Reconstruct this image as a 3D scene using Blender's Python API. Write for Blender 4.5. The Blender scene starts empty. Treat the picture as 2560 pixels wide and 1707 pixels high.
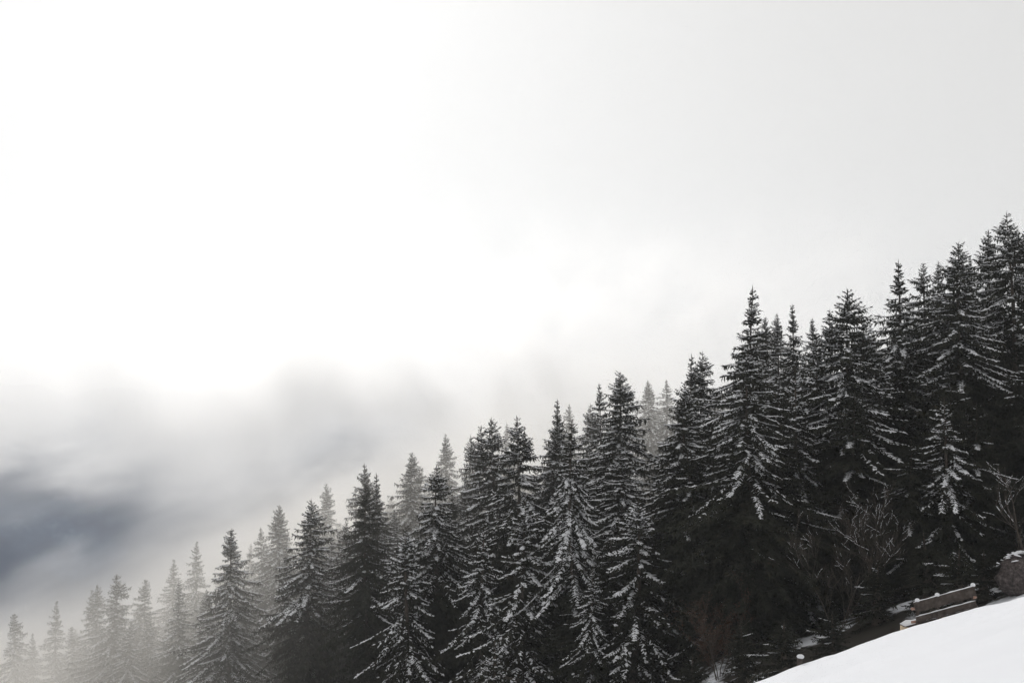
import bpy, math, random
import numpy as np
from mathutils import Vector

# ------------------------------------------------------------------ camera, sky, sun, exposure
R = math.radians
scene = bpy.context.scene
COL = scene.collection
F_PX, PITCH = 3555.6, R(3.0)            # focal length in pixels of the 2560 px wide photograph

cam_data = bpy.data.cameras.new("camera")
cam_data.lens, cam_data.sensor_width = 50.0, 36.0
cam_data.clip_start, cam_data.clip_end = 0.1, 8000.0
cam = bpy.data.objects.new("camera", cam_data)
COL.objects.link(cam)
cam.location = (0, 0, 0)
cam.rotation_euler = (R(90) + PITCH, 0, 0)
scene.camera = cam

SUN_AZ, SUN_EL = R(-12.0), R(26.0)      # azimuth from +Y towards +X
FOG_LIGHT = 11.1
world = bpy.data.worlds.new("World")
scene.world = world
world.use_nodes = True
wn, wl = world.node_tree.nodes, world.node_tree.links
wn.clear()
sky = wn.new("ShaderNodeTexSky")
sky.sky_type = 'NISHITA'
sky.sun_disc = False
sky.sun_elevation = SUN_EL
sky.sun_rotation = SUN_AZ
sky.altitude = 1500
sky.air_density = 1.0
sky.dust_density = 6.0
sky.ozone_density = 1.0
hsv = wn.new("ShaderNodeHueSaturation")
hsv.inputs["Saturation"].default_value = 0.0
hsv.inputs["Value"].default_value = 0.12       # the clear sky is mostly veiled
bg = wn.new("ShaderNodeBackground")
bg.inputs["Strength"].default_value = 0.06
wo = wn.new("ShaderNodeOutputWorld")
wl.new(sky.outputs[0], hsv.inputs["Color"])
veil = wn.new("ShaderNodeMix"); veil.data_type = 'RGBA'; veil.blend_type = 'ADD'      # even light of the bright fog overhead
veil.inputs["Factor"].default_value = 1.0
veil.inputs[7].default_value = (FOG_LIGHT, FOG_LIGHT * .995, FOG_LIGHT * .985, 1)
wl.new(hsv.outputs[0], veil.inputs[6])
wl.new(veil.outputs[2], bg.inputs["Color"])
wl.new(bg.outputs[0], wo.inputs["Surface"])

sd = bpy.data.lights.new("sun", 'SUN')
sd.energy, sd.angle, sd.color = 1.5, R(8.0), (1.0, 0.96, 0.91)
sun = bpy.data.objects.new("sun", sd)
COL.objects.link(sun)
sdir = Vector((math.sin(SUN_AZ) * math.cos(SUN_EL), math.cos(SUN_AZ) * math.cos(SUN_EL), math.sin(SUN_EL)))
sun.rotation_euler = sdir.to_track_quat('Z', 'Y').to_euler()

scene.view_settings.view_transform = 'Standard'
scene.view_settings.look = 'None'
scene.view_settings.gamma = 1.0
scene.view_settings.exposure = 0.0
cy = scene.cycles
cy.max_bounces, cy.diffuse_bounces, cy.volume_bounces = 8, 3, 5
cy.glossy_bounces, cy.transmission_bounces, cy.transparent_max_bounces = 1, 1, 4
cy.use_denoising = True
cy.volume_step_rate = 10.0
cy.volume_max_steps = 128
cy.sample_clamp_indirect = 4.0
cy.use_adaptive_sampling = True
cy.adaptive_threshold = 0.03
cy.adaptive_min_samples = 12

HAZE_DENSITY = 0.00020

# ------------------------------------------------------------------ helpers
def tag(o, label=None, cat=None, group=None, kind=None):
    if label: o["label"] = label
    if cat: o["category"] = cat
    if group: o["group"] = group
    if kind: o["kind"] = kind
    return o

def link(name, data, parent=None, mat=None):
    o = bpy.data.objects.new(name, data)
    COL.objects.link(o)
    if parent: o.parent = parent
    if mat and data is not None and not data.materials: data.materials.append(mat)
    return o

def empty(name, loc, rz=0.0, scale=(1, 1, 1)):
    o = bpy.data.objects.new(name, None)
    COL.objects.link(o)
    o.empty_display_size = 0.3
    o.location, o.scale = loc, scale
    o.rotation_euler = (0, 0, rz)
    return o

class MB:
    """collects vertices, quads and triangles of one mesh"""
    def __init__(s): s.v, s.q, s.t, s.n = [], [], [], 0
    def add(s, verts, quads=None, tris=None):
        verts = np.asarray(verts, float).reshape(-1, 3)
        if quads is not None and len(quads): s.q.append(np.asarray(quads, np.int64).reshape(-1, 4) + s.n)
        if tris is not None and len(tris): s.t.append(np.asarray(tris, np.int64).reshape(-1, 3) + s.n)
        s.v.append(verts); s.n += len(verts)
    def mesh(s, name, mat=None, smooth=False):
        me = bpy.data.meshes.new(name)
        v = np.concatenate(s.v)
        q = np.concatenate(s.q) if s.q else np.zeros((0, 4), np.int64)
        t = np.concatenate(s.t) if s.t else np.zeros((0, 3), np.int64)
        me.vertices.add(len(v)); me.vertices.foreach_set("co", v.astype(np.float32).ravel())
        me.loops.add(q.size + t.size)
        me.loops.foreach_set("vertex_index", np.concatenate([q.ravel(), t.ravel()]).astype(np.int32))
        me.polygons.add(len(q) + len(t))
        st = np.concatenate([np.arange(len(q)) * 4, q.size + np.arange(len(t)) * 3]).astype(np.int32)
        me.polygons.foreach_set("loop_start", st)
        if smooth: me.polygons.foreach_set("use_smooth", np.ones(len(q) + len(t), bool))
        me.update(calc_edges=True); me.validate()
        if mat: me.materials.append(mat)
        return me
    def tube(s, pts, rad, sides=5, cap=True):
        pts = np.asarray(pts, float); rad = np.broadcast_to(np.asarray(rad, float), (len(pts),))
        tan = np.gradient(pts, axis=0); tan /= np.linalg.norm(tan, axis=1)[:, None] + 1e-9
        ref = np.array([0, 0, 1.0]) if abs(tan[0, 2]) < 0.9 else np.array([1.0, 0, 0])
        a = np.cross(tan, ref); a /= np.linalg.norm(a, axis=1)[:, None] + 1e-9
        b = np.cross(tan, a)
        th = np.arange(sides) * 2 * math.pi / sides
        ring = pts[:, None] + rad[:, None, None] * (np.cos(th)[None, :, None] * a[:, None] + np.sin(th)[None, :, None] * b[:, None])
        n = len(pts); i = np.arange(n - 1)[:, None] * sides; j = np.arange(sides)[None]; k = (j + 1) % sides
        quads = np.stack([i + j, i + k, i + sides + k, i + sides + j], -1).reshape(-1, 4)
        tris = []
        if cap:
            tris = [[(n - 1) * sides, (n - 1) * sides + m, (n - 1) * sides + m + 1] for m in range(1, sides - 1)]
            tris += [[0, m + 1, m] for m in range(1, sides - 1)]
        s.add(ring.reshape(-1, 3), quads, tris)
    def kites(s, p, d, l, side, w, mid=0.45):
        """n flat leaf-like kites: base p, direction d, length l, half width vector side*w/2"""
        n = len(p); l = np.asarray(l)[:, None]; w = np.asarray(w)[:, None]
        m = p + d * l * mid
        v = np.stack([p, m + side * w / 2, p + d * l, m - side * w / 2], 1).reshape(-1, 3)
        s.add(v, np.arange(n * 4).reshape(n, 4))
    def tents(s, p, d, l, side, w, h):
        """n small snow lumps: kite-shaped outline with a raised middle and a flat underside"""
        n = len(p); l = np.asarray(l)[:, None]; w = np.asarray(w)[:, None]; h = np.asarray(h)[:, None]
        up = np.array([0, 0, 1.0])
        m1, m2 = p + d * l * 0.3, p + d * l * 0.72
        v = np.stack([p, m1 + side * w / 2, m2 + side * w * 0.4, p + d * l, m2 - side * w * 0.4, m1 - side * w / 2,
                      m1 + up * h, m2 + up * h * 0.8], 1).reshape(-1, 3)
        b = np.arange(n)[:, None] * 8
        tri = np.array([[0, 1, 6], [0, 6, 5], [3, 7, 2], [3, 4, 7]])
        qd = np.array([[1, 2, 7, 6], [5, 6, 7, 4]])
        s.add(v, (b[:, None] + qd[None]).reshape(-1, 4) if False else (b[:, :, None] + qd[None]).reshape(-1, 4),
              (b[:, :, None] + tri[None]).reshape(-1, 3))
    def obox(s, c, ax, ay, az, jit=0.0, rng=None, nseg=1):
        """oriented box, half axes ax ay az; subdivided along ax and jittered for hewn timber"""
        c, ax, ay, az = (np.asarray(k, float) for k in (c, ax, ay, az))
        bev = 0.16
        prof = []
        for sy, sz in ((-1, -1), (1, -1), (1, 1), (-1, 1)):
            ly, lz = np.linalg.norm(ay), np.linalg.norm(az); e = bev * min(ly, lz)
            py, pz = sy * (1 - e / ly), sz * (1 - e / lz)
            prof += [(sy, pz), (py, sz)] if sy * sz > 0 else [(py, sz), (sy, pz)]
        rings = []
        for i in range(nseg + 1):
            t = -1 + 2 * i / nseg
            r = np.array([c + ax * t + ay * y + az * z for y, z in prof])
            if rng is not None: r += rng.normal(0, jit, r.shape)
            rings.append(r)
        k = len(prof); v = np.concatenate(rings); q = []
        for i in range(nseg):
            for j in range(k):
                q.append([i * k + j, i * k + (j + 1) % k, (i + 1) * k + (j + 1) % k, (i + 1) * k + j])
        tr = [[0, m + 1, m] for m in range(1, k - 1)] + [[nseg * k, nseg * k + m, nseg * k + m + 1] for m in range(1, k - 1)]
        s.add(v, q, tr)

def px_point(px, py, Y):
    """world point that lies at depth Y on the sight line through pixel (px, py) of the photograph"""
    a, b = (px - 1280.0) / F_PX, (853.5 - py) / F_PX
    dy = math.cos(PITCH) - b * math.sin(PITCH); dz = math.sin(PITCH) + b * math.cos(PITCH)
    return np.array([a / dy * Y, Y, dz / dy * Y])

def smooth(a, b, x):
    t = np.clip((x - a) / (b - a), 0, 1)
    return t * t * (3 - 2 * t)

_nr = np.random.default_rng(5)
_PH = _nr.uniform(0, 6.28, (24, 2)); _DR = _nr.uniform(0, 6.28, 24)
def wav(x, y, lam, k0=0, n=6):
    """smooth pseudo noise, wavelength about lam"""
    s = 0
    for k in range(k0, k0 + n):
        d = _DR[k]; w = 2 * math.pi / (lam * (0.6 + 0.17 * (k - k0)))
        s = s + np.sin((x * math.cos(d) + y * math.sin(d)) * w + _PH[k, 0]) * np.cos((-x * math.sin(d) + y * math.cos(d)) * w * 0.7 + _PH[k, 1])
    return s / n ** 0.5

# ------------------------------------------------------------------ materials
def new_mat(name):
    m = bpy.data.materials.new(name); m.use_nodes = True
    nt = m.node_tree; nt.nodes.clear()
    out = nt.nodes.new("ShaderNodeOutputMaterial")
    return m, nt, out

def noise(nt, scale, detail=3.0, rough=0.55, coord="Object"):
    tc = nt.nodes.new("ShaderNodeTexCoord"); nz = nt.nodes.new("ShaderNodeTexNoise")
    nz.inputs["Scale"].default_value = scale; nz.inputs["Detail"].default_value = detail
    nz.inputs["Roughness"].default_value = rough
    nt.links.new(tc.outputs[coord], nz.inputs["Vector"])
    return nz

def ramp(nt, src, stops):
    r = nt.nodes.new("ShaderNodeValToRGB")
    els = r.color_ramp.elements
    while len(els) < len(stops): els.new(0.5)
    for e, (p, c) in zip(els, stops): e.position, e.color = p, (*c, 1)
    nt.links.new(src, r.inputs["Fac"])
    return r

def mat_simple(name, stops, scale, detail=3, bump=0.0, bump_scale=None, rough=0.85, spec=0.2, coord="Object"):
    m, nt, out = new_mat(name)
    b = nt.nodes.new("ShaderNodeBsdfPrincipled")
    b.inputs["Roughness"].default_value = rough
    b.inputs["Specular IOR Level"].default_value = spec
    nz = noise(nt, scale, detail, coord=coord)
    nt.links.new(ramp(nt, nz.outputs["Fac"], stops).outputs["Color"], b.inputs["Base Color"])
    if bump:
        n2 = noise(nt, bump_scale or scale, 4, coord=coord); bp = nt.nodes.new("ShaderNodeBump")
        bp.inputs["Strength"].default_value = bump; bp.inputs["Distance"].default_value = 0.06
        nt.links.new(n2.outputs["Fac"], bp.inputs["Height"]); nt.links.new(bp.outputs[0], b.inputs["Normal"])
    nt.links.new(b.outputs[0], out.inputs["Surface"])
    return m

def mat_needles():
    m, nt, out = new_mat("spruce_needles")
    b = nt.nodes.new("ShaderNodeBsdfDiffuse")
    nz = noise(nt, 1.3, 2)
    r = ramp(nt, nz.outputs["Fac"], [(0.3, (0.026, 0.028, 0.021)), (0.62, (0.038, 0.038, 0.029)), (0.8, (0.058, 0.047, 0.033))])
    nt.links.new(r.outputs["Color"], b.inputs["Color"])
    nt.links.new(b.outputs[0], out.inputs["Surface"])
    return m

def mat_diffuse(name, col):
    m, nt, out = new_mat(name)
    b = nt.nodes.new("ShaderNodeBsdfDiffuse")
    b.inputs["Color"].default_value = (*col, 1)
    nt.links.new(b.outputs[0], out.inputs["Surface"])
    return m

M_NEEDLE = mat_needles()
def mat_powder():
    m, nt, out = new_mat("branch_snow")
    d = nt.nodes.new("ShaderNodeBsdfDiffuse"); t = nt.nodes.new("ShaderNodeBsdfTranslucent"); mx = nt.nodes.new("ShaderNodeMixShader")
    d.inputs["Color"].default_value = t.inputs["Color"].default_value = (0.88, 0.885, 0.91, 1)
    mx.inputs[0].default_value = 0.25
    nt.links.new(d.outputs[0], mx.inputs[1]); nt.links.new(t.outputs[0], mx.inputs[2]); nt.links.new(mx.outputs[0], out.inputs["Surface"])
    return m
M_SNOW = mat_powder()
M_BARK = mat_simple("spruce_bark", [(0.3, (0.045, 0.036, 0.030)), (0.7, (0.10, 0.082, 0.068))], 5.0, 4, 0.6, 14, 0.9)
M_TWIG = mat_simple("bare_twig", [(0.3, (0.05, 0.042, 0.036)), (0.7, (0.11, 0.09, 0.075))], 6.0)
M_DRY = mat_simple("dry_leaf", [(0.3, (0.045, 0.025, 0.018)), (0.7, (0.075, 0.042, 0.027))], 4.0)
M_ROCK = mat_simple("boulder_stone", [(0.35, (0.035, 0.030, 0.029)), (0.55, (0.085, 0.070, 0.066)), (0.75, (0.17, 0.145, 0.14))], 7.0, 6, 1.0, 9, 0.95)
M_WOOD = mat_simple("weathered_timber", [(0.25, (0.036, 0.030, 0.026)), (0.5, (0.066, 0.054, 0.047)), (0.8, (0.115, 0.097, 0.085))], 9.0, 6, 0.5, 30, 0.85)
M_SUNLIT_END = mat_simple("sunlit_timber_end", [(0.3, (0.36, 0.28, 0.19)), (0.7, (0.48, 0.39, 0.28))], 14.0, 4)  # pale timber with the warm sunlight painted into its colour
M_RED = mat_simple("reddish_log_end", [(0.3, (0.26, 0.16, 0.125)), (0.7, (0.36, 0.235, 0.185))], 20.0, 3)

def mat_ground():
    m, nt, out = new_mat("snowy_ground")
    b = nt.nodes.new("ShaderNodeBsdfPrincipled")
    b.inputs["Roughness"].default_value = 0.75; b.inputs["Specular IOR Level"].default_value = 0.15
    geo = nt.nodes.new("ShaderNodeNewGeometry"); sep = nt.nodes.new("ShaderNodeSeparateXYZ")
    nt.links.new(geo.outputs["Position"], sep.inputs[0])
    # open snow in the meadow, litter and moss showing through the thin snow under the trees
    n1 = noise(nt, 0.30, 6, 0.62)
    mr = nt.nodes.new("ShaderNodeMapRange"); mr.inputs[1].default_value = 52; mr.inputs[2].default_value = 74
    mr.inputs[3].default_value = -0.4; mr.inputs[4].default_value = 0.10
    nt.links.new(sep.outputs["Y"], mr.inputs[0])
    ad = nt.nodes.new("ShaderNodeMath"); ad.operation = 'ADD'
    nt.links.new(n1.outputs["Fac"], ad.inputs[0]); nt.links.new(mr.outputs[0], ad.inputs[1])
    r = ramp(nt, ad.outputs[0], [(0.50, (0.82, 0.835, 0.875)), (0.58, (0.036, 0.031, 0.025))])
    nt.links.new(r.outputs["Color"], b.inputs["Base Color"])
    n2 = noise(nt, 1.6, 6, 0.55); bp = nt.nodes.new("ShaderNodeBump")
    bp.inputs["Strength"].default_value = 0.25; bp.inputs["Distance"].default_value = 0.06
    nt.links.new(n2.outputs["Fac"], bp.inputs["Height"]); nt.links.new(bp.outputs[0], b.inputs["Normal"])
    nt.links.new(b.outputs[0], out.inputs["Surface"])
    return m

def mat_hill():
    m, nt, out = new_mat("far_wooded_slope")
    b = nt.nodes.new("ShaderNodeBsdfDiffuse")
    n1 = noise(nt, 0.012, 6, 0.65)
    r = ramp(nt, n1.outputs["Fac"], [(0.50, (0.042, 0.074, 0.138)), (0.62, (0.075, 0.12, 0.20)), (0.74, (0.20, 0.25, 0.33))])  # blue of the hazy distance is put into the slope's own colour
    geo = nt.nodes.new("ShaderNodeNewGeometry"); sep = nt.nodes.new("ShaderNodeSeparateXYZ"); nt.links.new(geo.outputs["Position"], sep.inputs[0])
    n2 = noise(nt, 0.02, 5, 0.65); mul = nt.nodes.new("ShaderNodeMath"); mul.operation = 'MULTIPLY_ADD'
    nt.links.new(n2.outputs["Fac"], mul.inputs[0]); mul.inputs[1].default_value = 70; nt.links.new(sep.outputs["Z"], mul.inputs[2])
    mr = nt.nodes.new("ShaderNodeMapRange"); mr.inputs[1].default_value = -12; mr.inputs[2].default_value = 40        # whitened towards the crest, the fade into mist painted as colour
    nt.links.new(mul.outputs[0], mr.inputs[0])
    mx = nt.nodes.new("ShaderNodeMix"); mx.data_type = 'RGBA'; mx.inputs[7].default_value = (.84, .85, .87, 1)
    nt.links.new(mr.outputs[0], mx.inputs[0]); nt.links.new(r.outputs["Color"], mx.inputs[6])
    nt.links.new(mx.outputs[2], b.inputs["Color"]); nt.links.new(b.outputs[0], out.inputs["Surface"])
    return m

# ------------------------------------------------------------------ terrain
Y_CREST = 33.0
def forest_plane(x, y):
    z = -20.0 + 0.43 * x + 0.45 * wav(x, y, 17, 6) + 0.9 * wav(x, y, 60, 12)
    z = np.where(x < -70, -20 - 0.43 * 70 + (x + 70) * 0.55 + 0, z)
    z = np.where(x > 60, -20 + 0.43 * 60 + (x - 60) * 0.25, z)
    return z
def ground_z(x, y):
    x = np.asarray(x, float); y = np.asarray(y, float)
    crest = Y_CREST + 0.7 * wav(x, 0 * x, 9, 3, 4)
    bump = 0.02 * wav(x, y, 1.3, 14) + 0.04 * wav(x, y, 3.1, 0) + 0.10 * wav(x, y, 11, 9)
    fore = 0.33 * x - (1.70 + 0.19 * y) + bump * smooth(4, 14, y)
    at_crest = 0.33 * x - (1.70 + 0.19 * crest) + bump
    fp = forest_plane(x, y)
    u = np.clip((y - crest) / (72 - crest), 0, 1)
    mid = at_crest + (fp - at_crest) * (u + 0.10 * np.sin(u * math.pi))
    s = smooth(-1.2, 1.2, y - crest)                       # rounded lip
    z = np.where(y < crest - 1.2, fore, np.where(y > crest + 1.2, mid, fore * (1 - s) + mid * s))
    drop = np.clip(y - 215, 0, None)                        # behind the wood the ground falls into the valley
    z = z - 0.62 * drop * smooth(0, 60, drop)
    z = np.maximum(z, -270 + 6 * wav(x, y, 180, 12))
    return z

def axis(parts):
    a = []
    for lo, hi, st in parts: a += list(np.arange(lo, hi, st))
    return np.array(a + [parts[-1][1]])
def sheet(name, xs, ys, zf, mat, smooth_shade=True):
    X, Y = np.meshgrid(xs, ys); Z = zf(X, Y)
    nx, ny = len(xs), len(ys)
    i = np.arange(ny - 1)[:, None] * nx + np.arange(nx - 1)[None]
    q = np.stack([i, i + 1, i + nx + 1, i + nx], -1).reshape(-1, 4)
    mb = MB(); mb.add(np.stack([X, Y, Z], -1), q)
    return link(name, mb.mesh(name, mat, smooth_shade))

g = sheet("ground", axis([(-1600, -300, 100), (-300, -80, 12), (-80, -6, 2), (-6, 28, 0.3), (28, 80, 2), (80, 300, 20), (300, 1600, 100)]),
          axis([(-60, 4, 4), (4, 24, 0.5), (24, 42, 0.2), (42, 110, 1.0), (110, 260, 5), (260, 700, 20), (700, 1600, 100)]), ground_z, mat_ground())
tag(g, "smooth snowy meadow running down into the wooded slope", kind="structure")

def hill_z(x, y):
    t = (y - 620 - 0.12 * x) / 620.0
    z = -275 + 284 * smooth(0, 1, t) + (9 * wav(x, y, 130, 2) + 24 * wav(x, y, 330, 11)) * smooth(0, .2, t)
    return z
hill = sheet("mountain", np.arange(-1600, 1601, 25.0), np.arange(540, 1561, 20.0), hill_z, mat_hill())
tag(hill, "dark wooded mountainside showing blue grey through the mist", kind="structure")

# ------------------------------------------------------------------ air: even haze, and the mist drifting in the valley
def volume_box(name, lo, hi, label):
    lo, hi = np.array(lo, float), np.array(hi, float)
    c = (lo + hi) / 2; h = (hi - lo) / 2
    v = [[sx * h[0], sy * h[1], sz * h[2]] for sz in (-1, 1) for sy in (-1, 1) for sx in (-1, 1)]
    mb = MB(); mb.add(v, [[0, 2, 3, 1], [4, 5, 7, 6], [0, 1, 5, 4], [2, 6, 7, 3], [0, 4, 6, 2], [1, 3, 7, 5]])
    o = link(name, mb.mesh(name)); o.location = c
    tag(o, label, kind="stuff")
    return o
def vol_mat(name, density, aniso, color):
    m, nt, out = new_mat(name)
    pv = nt.nodes.new("ShaderNodeVolumePrincipled")
    pv.inputs["Color"].default_value = (*color, 1); pv.inputs["Anisotropy"].default_value = aniso
    pv.inputs["Density"].default_value = density
    nt.links.new(pv.outputs[0], out.inputs["Volume"])
    return m, nt, pv
hz = volume_box("haze", (-1650, -70, -330), (1650, 1640, 230), "thin pale haze filling the valley air")
hz.data.materials.append(vol_mat("haze_air", HAZE_DENSITY, 0.7, (0.92, 0.95, 0.98))[0])

def mist_volume(name, lo, hi, voxel, build, label, aniso=0.78, color=(0.997, 0.997, 0.997)):
    """a bank of mist: a voxel volume filled once by a density field, in world coordinates"""
    nt = bpy.data.node_groups.new(name, 'GeometryNodeTree')
    nt.interface.new_socket("Geometry", in_out='OUTPUT', socket_type='NodeSocketGeometry')
    out = nt.nodes.new("NodeGroupOutput"); vc = nt.nodes.new("GeometryNodeVolumeCube")
    vc.inputs["Min"].default_value = lo; vc.inputs["Max"].default_value = hi
    for ax_, i in (("X", 0), ("Y", 1), ("Z", 2)):
        vc.inputs["Resolution " + ax_].default_value = max(8, int((hi[i] - lo[i]) / voxel[i]))
    pos = nt.nodes.new("GeometryNodeInputPosition").outputs[0]
    sep = nt.nodes.new("ShaderNodeSeparateXYZ"); nt.links.new(pos, sep.inputs[0])
    class N: pass
    n_ = N(); n_.x, n_.y, n_.z = sep.outputs
    def M(op, a, b=None):
        n = nt.nodes.new("ShaderNodeMath"); n.operation = op
        for i, q in enumerate((a, b)):
            if q is None: continue
            if isinstance(q, (int, float)): n.inputs[i].default_value = q
            else: nt.links.new(q, n.inputs[i])
        return n.outputs[0]
    def MR(src, a, b, c, d):
        n = nt.nodes.new("ShaderNodeMapRange"); n.interpolation_type = 'SMOOTHSTEP'
        for i, q in enumerate((a, b, c, d)): n.inputs[i + 1].default_value = q
        nt.links.new(src, n.inputs[0]); return n.outputs[0]
    def V(op, vec, k):
        n = nt.nodes.new("ShaderNodeVectorMath"); n.operation = op
        nt.links.new(vec, n.inputs[0]); n.inputs[1].default_value = k
        return n.outputs["Value"] if op == 'DISTANCE' else n.outputs[0]
    def NZ(scale, detail, stretch=(1, 1, 1), off=(0, 0, 0), rough=.58, dist=0.0):
        nz = nt.nodes.new("ShaderNodeTexNoise"); nz.inputs["Scale"].default_value = scale; nz.inputs["Detail"].default_value = detail
        nz.inputs["Roughness"].default_value = rough; nz.inputs["Distortion"].default_value = dist
        nt.links.new(V('ADD', V('MULTIPLY', pos, stretch), tuple(q / scale for q in off)), nz.inputs["Vector"])
        return nz.outputs["Fac"] if "Fac" in nz.outputs else nz.outputs[0]
    n_.M, n_.MR, n_.V, n_.NZ, n_.pos = M, MR, V, NZ, pos
    nt.links.new(build(n_), vc.inputs["Density"])
    m = vol_mat(name, 1.0, aniso, color)[0]
    sm_ = nt.nodes.new("GeometryNodeSetMaterial"); sm_.inputs["Material"].default_value = m
    nt.links.new(vc.outputs[0], sm_.inputs["Geometry"]); nt.links.new(sm_.outputs[0], out.inputs[0])
    me = bpy.data.meshes.new(name); me.materials.append(m)
    o = link(name, me); tag(o, label, kind="stuff")
    mod = o.modifiers.new("mist", 'NODES'); mod.node_group = nt
    return o

# openings where one looks through to the mountainside, and thicker puffs: (x, y in the photo, radius in metres, strength)
GAPS = [(130, 1145, 20, .86), (340, 1250, 14, .75), (260, 1440, 15, .85), (-60, 1440, 26, .95), (190, 1470, 15, .75), (880, 1170, 11, .8), (640, 1330, 16, .6)]
PUFFS = [(480, 1050, 20, .9), (330, 1310, 12, .6), (930, 1105, 5, .9), (1150, 1050, 13, .5), (30, 1290, 7, .5), (560, 1200, 14, .5), (60, 1000, 14, 1.6), (330, 990, 16, 1.5), (880, 1030, 11, .6)]
def valley_density(n):
    M, MR, NZ = n.M, n.MR, n.NZ
    big = NZ(0.026, 7.0, (1, 0.06, 0.85), (3.1, 0, 0.4), .64, .35)
    warp = NZ(0.034, 6.0, (1, 0.06, 1), (9.1, 4, 2.4), .62, .4)
    wisp = MR(big, 0.43, 0.62, 0.0, 1.0)
    fine = MR(NZ(0.085, 6.0, (1, 0.03, 1), (1.7, 2, 5.1), .64, .3), .32, .68, .25, 1.7)
    zz = M('ADD', n.z, M('MULTIPLY', M('SUBTRACT', warp, .5), 24))
    high = M('MULTIPLY', MR(zz, -24, 0, 0.0, 1.0), MR(zz, -24, 58, 1.0, 0.0))
    high = M('MULTIPLY', high, MR(n.x, -50, 25, .50, 1.10))
    low = MR(n.z, 0, 50, 1.0, 0.0)
    d = M('ADD', M('MULTIPLY', M('MULTIPLY', wisp, low), 0.030), M('MULTIPLY', M('MULTIPLY', high, MR(big, .30, .62, .75, 1.15)), 0.026))
    band = M('MULTIPLY', MR(zz, -26, -8, 0.0, 1.0), MR(zz, 2, 26, 1.0, 0.0))          # cloud lying on the far ridge
    d = M('ADD', M('MULTIPLY', d, fine), M('ADD', M('MULTIPLY', low, 0.003), M('MULTIPLY', band, 0.017)))
    def ball(px, py, r):
        c = px_point(px, py, 345)
        dist = n.V('DISTANCE', n.V('MULTIPLY', n.pos, (1, .25, 1)), (c[0], c[1] * .25, c[2]))
        dist = M('ADD', dist, M('MULTIPLY', M('SUBTRACT', warp, 0.5), r * 3.6))
        return MR(dist, r * .3, r * 1.35, 1.0, 0.0)
    for px, py, r, k in GAPS:
        d = M('MULTIPLY', d, M('SUBTRACT', 1.0, M('MULTIPLY', ball(px, py, r), k)))
    for px, py, r, k in PUFFS:
        d = M('ADD', d, M('MULTIPLY', M('MULTIPLY', ball(px, py, r), MR(big, .38, .60, .10, 1.0)), k * 0.026))
    edge = M('MULTIPLY', MR(n.y, 312, 325, 0.0, 1.0), MR(n.y, 365, 378, 1.0, 0.0))
    return M('MULTIPLY', d, edge)
mist_volume("valley_mist", (-170, 312, -80), (170, 378, 94), (1.0, 11.0, 1.0), valley_density, "white mist drifting up out of the valley behind the trees")

def slope_density(n):
    M, MR, NZ = n.M, n.MR, n.NZ
    nz = MR(NZ(0.03, 4.0, (1, 1, 1), (1.3, 0.2, 0)), 0.32, 0.68, 0.25, 1.35)
    xf = MR(n.x, -66, 38, 1.0, 0.0)
    yf = MR(n.y, 92, 155, 0.0, 1.0)
    ye = MR(n.y, 215, 245, 1.0, 0.0)
    hgt = M('SUBTRACT', n.z, M('SUBTRACT', M('MULTIPLY', n.x, .43), 20))
    nz = M('MULTIPLY', nz, MR(hgt, 13, 26, 1.0, 0.0))
    return M('MULTIPLY', M('MULTIPLY', M('MULTIPLY', nz, xf), M('MULTIPLY', yf, ye)), 0.041)
mist_volume("slope_mist", (-120, 92, -90), (39, 246, 20), (3.0, 4.0, 3.0), slope_density, "thin sunlit mist lying among the lower trees", color=(1.0, .98, .945))

# ------------------------------------------------------------------ spruces
UP = np.array([0, 0, 1.0])
def unit(a): return a / (np.linalg.norm(a, axis=-1, keepdims=True) + 1e-9)

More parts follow.
